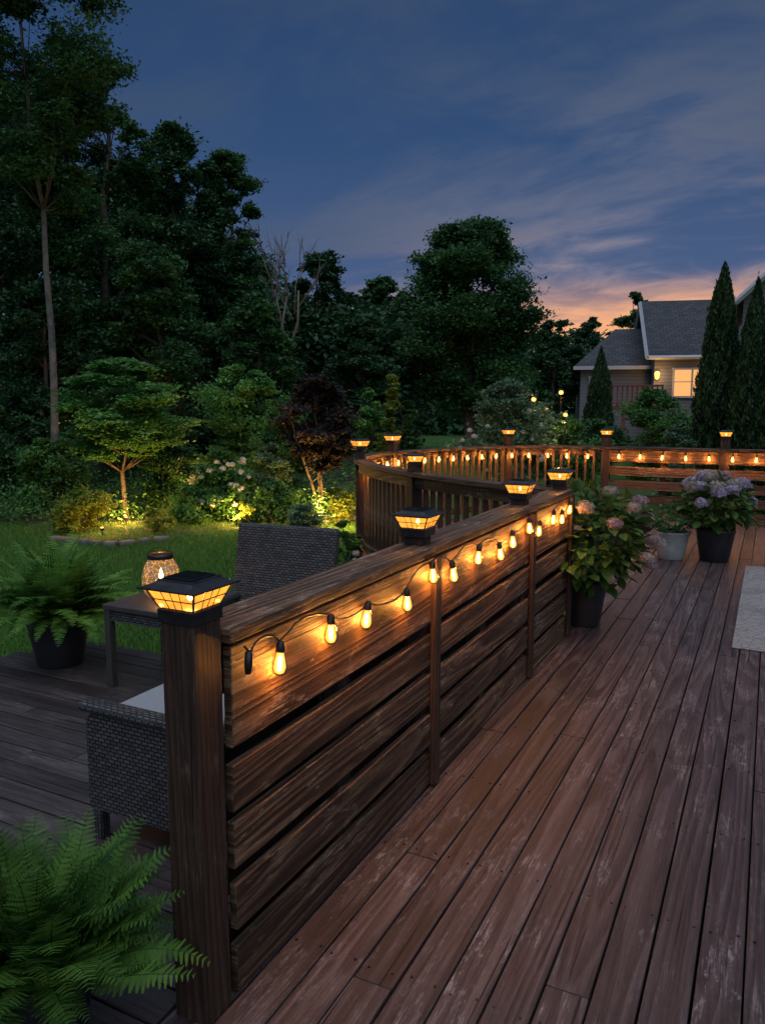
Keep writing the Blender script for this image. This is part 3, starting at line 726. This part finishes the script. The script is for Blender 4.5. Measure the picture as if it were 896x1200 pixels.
T('small_far_tree','low dark tree right of the big round maple','tree',650,378,480,42,38,'L_wood',.13,22,nl=26,nc=14,nleaf=40,tr=.16,group=FG,lr=.28,cs=.26)
T('small_far_tree','small dark tree just left of the house wing roof','tree',690,374,470,48,32,'L_wood',.14,23,nl=24,nc=14,nleaf=36,tr=.16,group=FG,lr=.28,cs=.26)
T('small_far_tree','airy tree rising behind the house roof','tree',745,343,440,58,28,'L_dark',.14,24,nl=24,nc=12,nleaf=30,tr=.16,group=FG,lr=.28,cs=.28)
p=at(332,400,19); t=thing('dead_tree','bare pale dead tree with thin forked branches against the dark woods','tree',(p.x,p.y,GZ))
b=MB(); g=np.random.default_rng(5)
def branch(p,d_,l,r,dep):
    q=p+d_*l; m=p.lerp(q,.5)+Vector(g.normal(0,.04,3))*l; b.tube([p,m,q],[r,r*.8,r*.5],5)
    if dep:
        for _ in range(3):
            nd=(d_+Vector(g.normal(0,.3,3))); nd.z=abs(nd.z)*.8+.35; nd.normalize(); branch(p.lerp(q,g.uniform(.45,1)),nd,l*g.uniform(.45,.7),r*.5,dep-1)
H=at(332,258,19).z-GZ
branch(Vector((0,0,0)),Vector((.01,0,1)).normalized(),H*.5,.06,0)
for dx in (-.12,.06,.2): branch(Vector((.01*H*.5,0,H*.48)),Vector((dx,dx*.4,1)).normalized(),H*.27,.042,3)
b.build('trunk',M['barkpale'],t,smooth=True)
def mass(us,vts,D0,D1,n,ls,seed,name,vb=520,mat='L_wood'):
    g=np.random.default_rng(seed); nc=n//40; u=g.uniform(us[0],us[-1],nc); vt=np.interp(u,us,vts)
    P=[]
    for i in range(nc):
        D=g.uniform(D0,D1); v=vt[i]+(vb-vt[i])*g.random()**1.1+g.uniform(0,10); q=at(u[i],v,D); q.z=max(q.z,GZ+.3)
        P.append(np.array(q)+g.normal(size=(40,3))*np.array([.6,.6,.35])*D/36)
    P=np.concatenate(P); ti=np.repeat(g.random(nc),40)*.6+g.random(len(P))*.4
    o=leafmesh(name,P,ls,M[mat],None,ti); tag(o,kind='stuff'); return o
o=mass([-250,0,100,200,280,330,420,480],[60,120,200,230,290,360,365,380],31,38,160000,.16,31,'woodland'); tag(o,'dark distant woodland massed behind the left garden','woodland')
o=mass([440,480,620,660,700,760,900,1150],[400,380,400,394,398,404,405,400],55,70,60000,.30,32,'far_tree_line'); tag(o,'low dark tree line along the horizon behind the house and maple','woodland')
T('ornamental_tree','small spreading green tree in the left garden bed, its trunk lit from below','tree',143,418,548,13.3,84,'L_bright',.040,41,nl=52,nc=16,nleaf=46,tr=.05,lr=.26,cs=.27,multi=1,up=1.4,fl=.28)
T('purple_maple','dark purple-leaved small maple with trunks lit amber from below','tree',374,440,556,14,50,'L_purple',.042,42,nl=44,nc=13,nleaf=40,tr=.035,lr=.24,cs=.3,multi=3,fl=.4)
def S(label,u,vt,vb,D,hw,mat,ls,seed,name='garden_shrub',nl=16,nc=15,nleaf=44,cat='shrub',prof=prof_round,**kw):
    p=at(u,vb,D); R=hw*D/908; z1=at(u,vt,D).z-GZ
    return tree(name,label,cat,(p.x,p.y,GZ),R,R*.15,z1,M[mat],ls*.85,seed,nl=nl,nc=nc,nleaf=nleaf,prof=prof,tr=.025,multi=2,group=None,lr=.38,cs=.25,**kw)
S('low golden green mound shrub at the left of the bed edge',92,575,625,12,38,'L_yel',.035,51)
S('chartreuse feathery shrub behind the small spreading tree',285,430,520,17.5,60,'L_bright',.055,52,nl=30)
S('chartreuse upright shrub right of the purple maple',460,440,510,19,28,'L_yel',.05,53,prof=prof_cone,nl=24)
S('second chartreuse shrub beside the lawn opening',430,456,510,20,24,'L_bright',.055,54)
w_=S('white flowering hydrangea shrub lit by garden lamps',262,530,600,13.4,40,'L_mid',.045,55,nl=20)
S('dark upright evergreen shrub right of the white flowers',315,522,585,14,28,'L_blue',.04,56)
S('low dark green shrub below the white flowers',228,572,612,12.9,32,'L_mid',.04,57)
S('round dark shrub below the purple maple',325,565,605,13,28,'L_mid',.035,58)
S('pale silvery mound at the front of the bed',357,592,615,12.3,24,'L_blue',.03,59)
S('small golden plant lit by a lamp beside the pale mound',398,572,605,12.8,22,'L_yel',.03,60)
S('dark broad shrub at the left frame edge',8,480,600,15.5,50,'L_dark',.06,61,nl=22)
S('leafy shrub between the left edge and the spreading tree',60,515,590,14.8,44,'L_mid',.05,62)
S('dark shrub under the right side of the spreading tree',200,520,590,14.4,40,'L_dark',.05,63)
S('tall dark shrub left of the purple maple',330,470,560,16,36,'L_dark',.055,64)
S('small grassy plant left of the bed lamp',180,598,625,12,20,'L_yel',.03,65,nl=6)
S('small lit shrub right of the white flowers',285,588,612,12.8,16,'L_yel',.03,66,nl=6)
gs_=S('broad grey-green shrub with pale flowers beyond the curved railing',590,448,530,17,58,'L_blue',.055,67,nl=30)
S('dark green shrub right of the grey-green shrub',660,490,530,17,44,'L_mid',.055,68)
S('large green shrub behind the far railing near the house',765,458,530,20,46,'L_mid',.06,69,nl=26)
S('feathery grassy shrub behind the far railing left of the tall evergreens',795,492,530,15,28,'L_blue',.05,70)
S('dark shrub beside the house deck',700,492,520,24,36,'L_dark',.07,71)
sm_=S('small white-flowered shrub on the lawn beside the curved railing',403,612,690,8.2,20,'L_mid',.035,72,nl=10)
S('dark shrub right under the maple crown',628,470,520,24,28,'L_dark',.07,74)
S('dark shrub left under the maple crown beside the lawn opening',478,470,505,26,16,'L_dark',.07,75)
def face_blooms(o,R,z0,z1,n,r0,r1,sd,fs=.018):
    for i in range(n):
        a=YAW-PI/2+random.uniform(-1.4,1.4); zf=random.uniform(z0,z1); rr=R*(1.05-.35*(zf-z0)/(z1-z0)); bloom(o,(rr*cos(a),rr*sin(a),zf),random.uniform(r0,r1),M['petal_w'],sd+i,40,fs)
face_blooms(w_,.60,.3,1.1,34,.035,.055,300)
face_blooms(gs_,1.05,.8,1.9,18,.035,.06,400,.022)
face_blooms(sm_,.2,.25,.55,8,.03,.04,500,.014)
def columnar(label,u,vt,D,hw,seed):
    p=at(u,(vt+520)/2,D); R=hw*D/908; H=at(u,vt,D).z-GZ; g=np.random.default_rng(seed)
    t=thing('arborvitae',label,'evergreen tree',(p.x,p.y,GZ)); n=36000
    f=g.random(n)**.85; a=g.uniform(0,2*PI,n)
    pr=np.where(f<.12,.75+2*f,1)*(1-f**2.4)**.85+.02
    lum=1+.16*np.sin(a*5+f*23+seed)*np.cos(f*31+a*2)+.10*np.sin(a*11-f*40)+.08*np.sin(f*17+seed)
    r=R*pr*lum*(1.05-.5*g.random(n)**1.8); z=.08+f*(H-.08)+g.normal(0,.06,n)
    P=np.stack([r*np.cos(a),r*np.sin(a),z],1); ti=np.clip((lum-1)*2.2+.45+g.normal(0,.18,n),0,1)
    leafmesh('crown',P,.05,M['L_arb'],t,ti,.32,0,vert=True)
    b=MB(); b.tube([(0,0,0),(0,0,H*.5),(0,0,H*.95)],[.07,.05,.01],8); b.build('trunk',M['bark'],t,smooth=True)
columnar('tall narrow evergreen nearest the house, left one of the pair behind the railing',843,316,15,26,81)
columnar('tall narrow evergreen near the right edge, right one of the pair',882,334,14.4,22,82)
columnar('small cone-shaped evergreen in front of the house deck',702,412,25,16,83)
columnar('narrow evergreen cut by the right frame edge',922,345,14.0,22,84)
# ---------------- bed, edging, grass ----------------
bp=[gnd(u,v,GZ) for u,v in ((40,618),(70,634),(130,640),(190,634),(250,622),(330,620),(400,618),(440,602),(460,560))]
back=[gnd(u,v,GZ) for u,v in ((460,530),(300,525),(100,528),(-150,540),(-60,600))]
mb=MB(); mb.face([(q.x,q.y,GZ+.006) for q in bp+back]); tag(mb.build('garden_bed',M['mulch']),kind='structure')
t=MB(); g=np.random.default_rng(8)
for p,tt in walk(catmull(bp[1:4],10),.25,0):
    s=g.uniform(.16,.24); t.box((p.x+g.normal(0,.02),p.y+g.normal(0,.02),GZ+.03),(s,.14,.09),Matrix.Rotation(math.atan2(tt.y,tt.x)+g.normal(0,.15),3,'Z'))
org=(bp[2].x,bp[2].y,GZ); tag(t.build('bed_edging',M['stone'],bevel=.03,seg=3,org=org),'low curved row of edging stones at the left front of the garden bed','edging')
g=np.random.default_rng(77); P=[]; 
for i in range(620):
    u=g.uniform(-120,455); v=g.uniform(545,614); q=gnd(u,v,GZ); hh=g.uniform(.08,.3)
    P.append(np.array([q.x,q.y,GZ+.05])+np.abs(g.normal(size=(70,3)))*np.array([0,0,hh])+g.normal(size=(70,3))*np.array([.22,.22,.02]))
P=np.concatenate(P); o=leafmesh('ground_cover',P,.036,M['L_mid'],None,np.repeat(g.random(620),70)*.7+g.random(len(P))*.3); tag(o,'low leafy ground cover filling the garden bed','ground cover',kind='stuff')
n=130000; g=np.random.default_rng(9)
U=g.uniform(-60,520,n); D=g.uniform(4.2,13,n)
X=(U-448)/908*D; gx=FW[0]*D+RT[0]*X; gy=FW[1]*D+RT[1]*X
ok=~((gx>-1.3))&~((gy<3.75)&(gx>-4.1-(3.65-gy)*.69-.05)&(gy<3.73))
cyi=np.array([(c_.x,c_.y) for c_ in curve]); 
ins=(gx>np.interp(gy,cyi[:,1],cyi[:,0])-.08)&(gy>5.2); ok&=~ins
gx,gy=gx[ok],gy[ok]; n=len(gx); h=g.uniform(.03,.065,n); a=g.uniform(0,2*PI,n); lx=g.normal(0,.02,n); ly=g.normal(0,.02,n); w=.004
V=np.stack([np.stack([gx-w*np.cos(a),gy-w*np.sin(a),np.full(n,GZ)],1),np.stack([gx+w*np.cos(a),gy+w*np.sin(a),np.full(n,GZ)],1),np.stack([gx+lx,gy+ly,GZ+h],1)],1).reshape(-1,3)
o=npmesh('grass',V,np.arange(3*n),np.full(n,3),M['grass'],None,g.random(n)); tag(o,'short green lawn grass beside the deck','grass',kind='stuff')
# ---------------- garden lights ----------------
def uplight(label,u,v,D,power,h=.15,r=.03):
    p=at(u,v,D); t=thing('garden_light',label,'garden light',(p.x,p.y,GZ),group='garden lights')
    b=MB(); b.lathe([(.01,0),(.01,h*.6),(.03,h*.62),(.04,h*.9),(.034,h*.9)],10); b.build('housing',M['black'],t,smooth=True)
    b=MB(); b.lathe([(0,h*.86),(.028,h*.88),(.02,h*.98),(0,h*1.02)],10); b.build('lens',M['lamp'],t,smooth=True)
    plight('garden_lamp',(0,0,h+.08),power,(1,.50,.12),r,t)
uplight('garden light at the foot of the small spreading tree',148,612,12.75,85)
uplight('garden light at the foot of the purple maple',374,590,13.3,130)
uplight('garden light beside the white flowering shrub',277,602,12.6,60)
uplight('garden light next to the small golden plant',402,600,12.3,60)
uplight('garden light by the golden mound shrub',120,622,11.6,14)
uplight('garden light by the chartreuse upright shrub',488,510,19,90)
uplight('garden light behind the white flowering shrub',240,560,14.6,80)
def path_lamp(label,u,v,D,rad=.05):
    p=at(u,v,D); t=thing('path_lamp',label,'garden light',(p.x,p.y,GZ),group='far garden lamps'); h=p.z-GZ
    b=MB(); b.tube([(0,0,0),(0,0,h)],.02,8); b.build('pole',M['black'],t)
    b=MB(); b.lathe([(0,h-rad),(rad*.8,h-rad*.6),(rad,h),(rad*.7,h+rad*.7),(0,h+rad)],12); b.build('lamp_globe',M['lamp'],t,smooth=True)
    b=MB(); b.lathe([(0,h+rad*1.3),(rad*1.5,h+rad*.9),(rad*1.5,h+rad*.8),(0,h+rad*.9)],12); b.build('lamp_cap',M['black'],t)
    plight('path_lamp_light',(0,0,h-.2),20,(1,.52,.17),.05,t)
path_lamp('left lamp glowing above the grey-green shrub',625,468,17.5,.055)
path_lamp('lamp right of the left one, above the dark shrub',657,460,20,.06)
path_lamp('low lamp among shrubs below the other two',662,486,16,.045)
path_lamp('small lamp left of the house deck behind the shrubs',640,478,22,.05)
# ---------------- house ----------------
hb_=at(764,478,38); hx,hy=hb_.x,hb_.y; HR=YAW-.20
house=thing('neighbour_house','grey sided neighbouring house with shingle roof and lit ground floor window','house',(hx,hy,GZ),HR)
def wallbox(x0,x1,y0,y1,z0,z1,parent,name='wall'):
    b=MB(); b.box(((x0+x1)/2,(y0+y1)/2,(z0+z1)/2),(x1-x0,y1-y0,z1-z0)); return b.build(name,M['siding'],parent)
def gable(x0,x1,y0,y1,ze,zr,parent,oh=.35):
    ym=(y0+y1)/2; b=MB()
    for s,(ya) in ((-1,y0-oh),(1,y1+oh)):
        zd=ze-oh*(zr-ze)/((y1-y0)/2)
        pts=[(x0-oh,ya,zd),(x1+oh,ya,zd),(x1+oh,ym,zr),(x0-oh,ym,zr)]
        b.face(pts); b.face([(p[0],p[1],p[2]-.15) for p in reversed(pts)])
        b.face([(x0-oh,ya,zd-.15),(x1+oh,ya,zd-.15),(x1+oh,ya,zd),(x0-oh,ya,zd)])
    r=b.build('roof',M['shingle'],parent)
    for xx in (x0,x1):
        b=MB(); b.face([(xx,y0,ze),(xx,y1,ze),(xx,ym,zr-.12)]); b.build('gable_wall',M['siding'],parent)
    b=MB()
    for xx in (x0-oh-.03,x1+oh+.03):
        for ya in (y0-oh,y1+oh):
            zd=ze-oh*(zr-ze)/((y1-y0)/2); b.tube([(xx,ya,zd-.08),(xx,ym,zr-.08)],.11,4)
    b.tube([(x0-oh,y0-oh-.03,ze-.35),(x1+oh,y0-oh-.03,ze-.35)],.1,4)
    b.build('trim',M['white'],r); return r
wallbox(0,9,0,7,0,4.7,house); gable(0,9,0,7,4.7,7.5,house)
wallbox(-3.4,-.02,1.2,6,0,4.0,house,'wing_wall')
b=MB(); z0,zr=4.0,6.1
A=[(-3.8,.8,z0),(-.02,.8,z0),(-.02,6.4,z0),(-3.8,6.4,z0)]; r0,r1=(-1.6,3.6,zr),(-.02,3.6,zr)
b.face([A[0],A[1],r1,r0]); b.face([A[3],A[0],r0]); b.face([A[2],A[3],r0,r1]); b.build('wing_roof',M['shingle'],house)
b=MB(); b.box((-1.9,.78,3.95),(3.8,.05,.18)); b.build('wing_trim',M['white'],house)
def window(x,z,w,h,parent,mat='winlit',y=-.03):
    b=MB()
    for dx in (-w/2,0,w/2): b.box((x+dx,y,z),(.09,.08,h+.09))
    for dz in (-h/2,h/2): b.box((x,y-.003,z+dz),(w+.16,.085,.1))
    b.box((x,y,z+.05),(w,.05,.04))
    f=b.build('window',M['white'],parent); b=MB(); b.box((x,y+.015,z),(w,.03,h)); b.build('window_pane',M[mat],f); return f
window(1.75,3.15,1.7,1.35,house); window(4.4,3.3,1.0,1.35,house,'windark'); window(-2.6,3.0,.7,1.0,house,'windark',1.17)
for x in (.12,3.2):
    b=MB(); b.lathe([(0,-.2),(.09,-.14),(.13,.12),(.08,.2),(0,.22)],10,(x,-.17,3.5)); b.build('wall_lamp',M['lamp'],house,smooth=True)
    plight('wall_lamp_light',(x,-.6,3.5),30,(1,.5,.17),.06,house)
hd=thing('house_deck','raised red-stained wooden deck with railing on the side of the neighbouring house','deck',tuple(at(728,478,33))[:2]+(GZ,),HR)
b=MB(); b.box((0,0,1.95),(3.0,2.0,.16)); b.build('platform',M['red'],hd)
b=MB(); b.box((0,-1,2.85),(3.0,.08,.08)); b.box((0,-1,2.15),(3.0,.05,.06)); b.build('handrail',M['red'],hd)
for i in range(16):
    b=MB(); b.box((-1.46+i*.195,-.96,2.45),(.06,.04,.8)); b.build('baluster',M['red'],hd)
for x in (-1.4,0,1.4):
    b=MB(); b.box((x,-.9,.94),(.12,.12,1.86)); b.build('deck_post',M['red'],hd)
p=at(985,478,27); h2=thing('gabled_house','pale gabled house at the right frame edge behind the tall evergreens','house',(p.x,p.y,GZ),YAW+PI/2-.46)
wallbox(0,6,-3.3,3.3,0,6.0,h2); gable(0,6,-3.3,3.3,6.0,9.2,h2,.45)
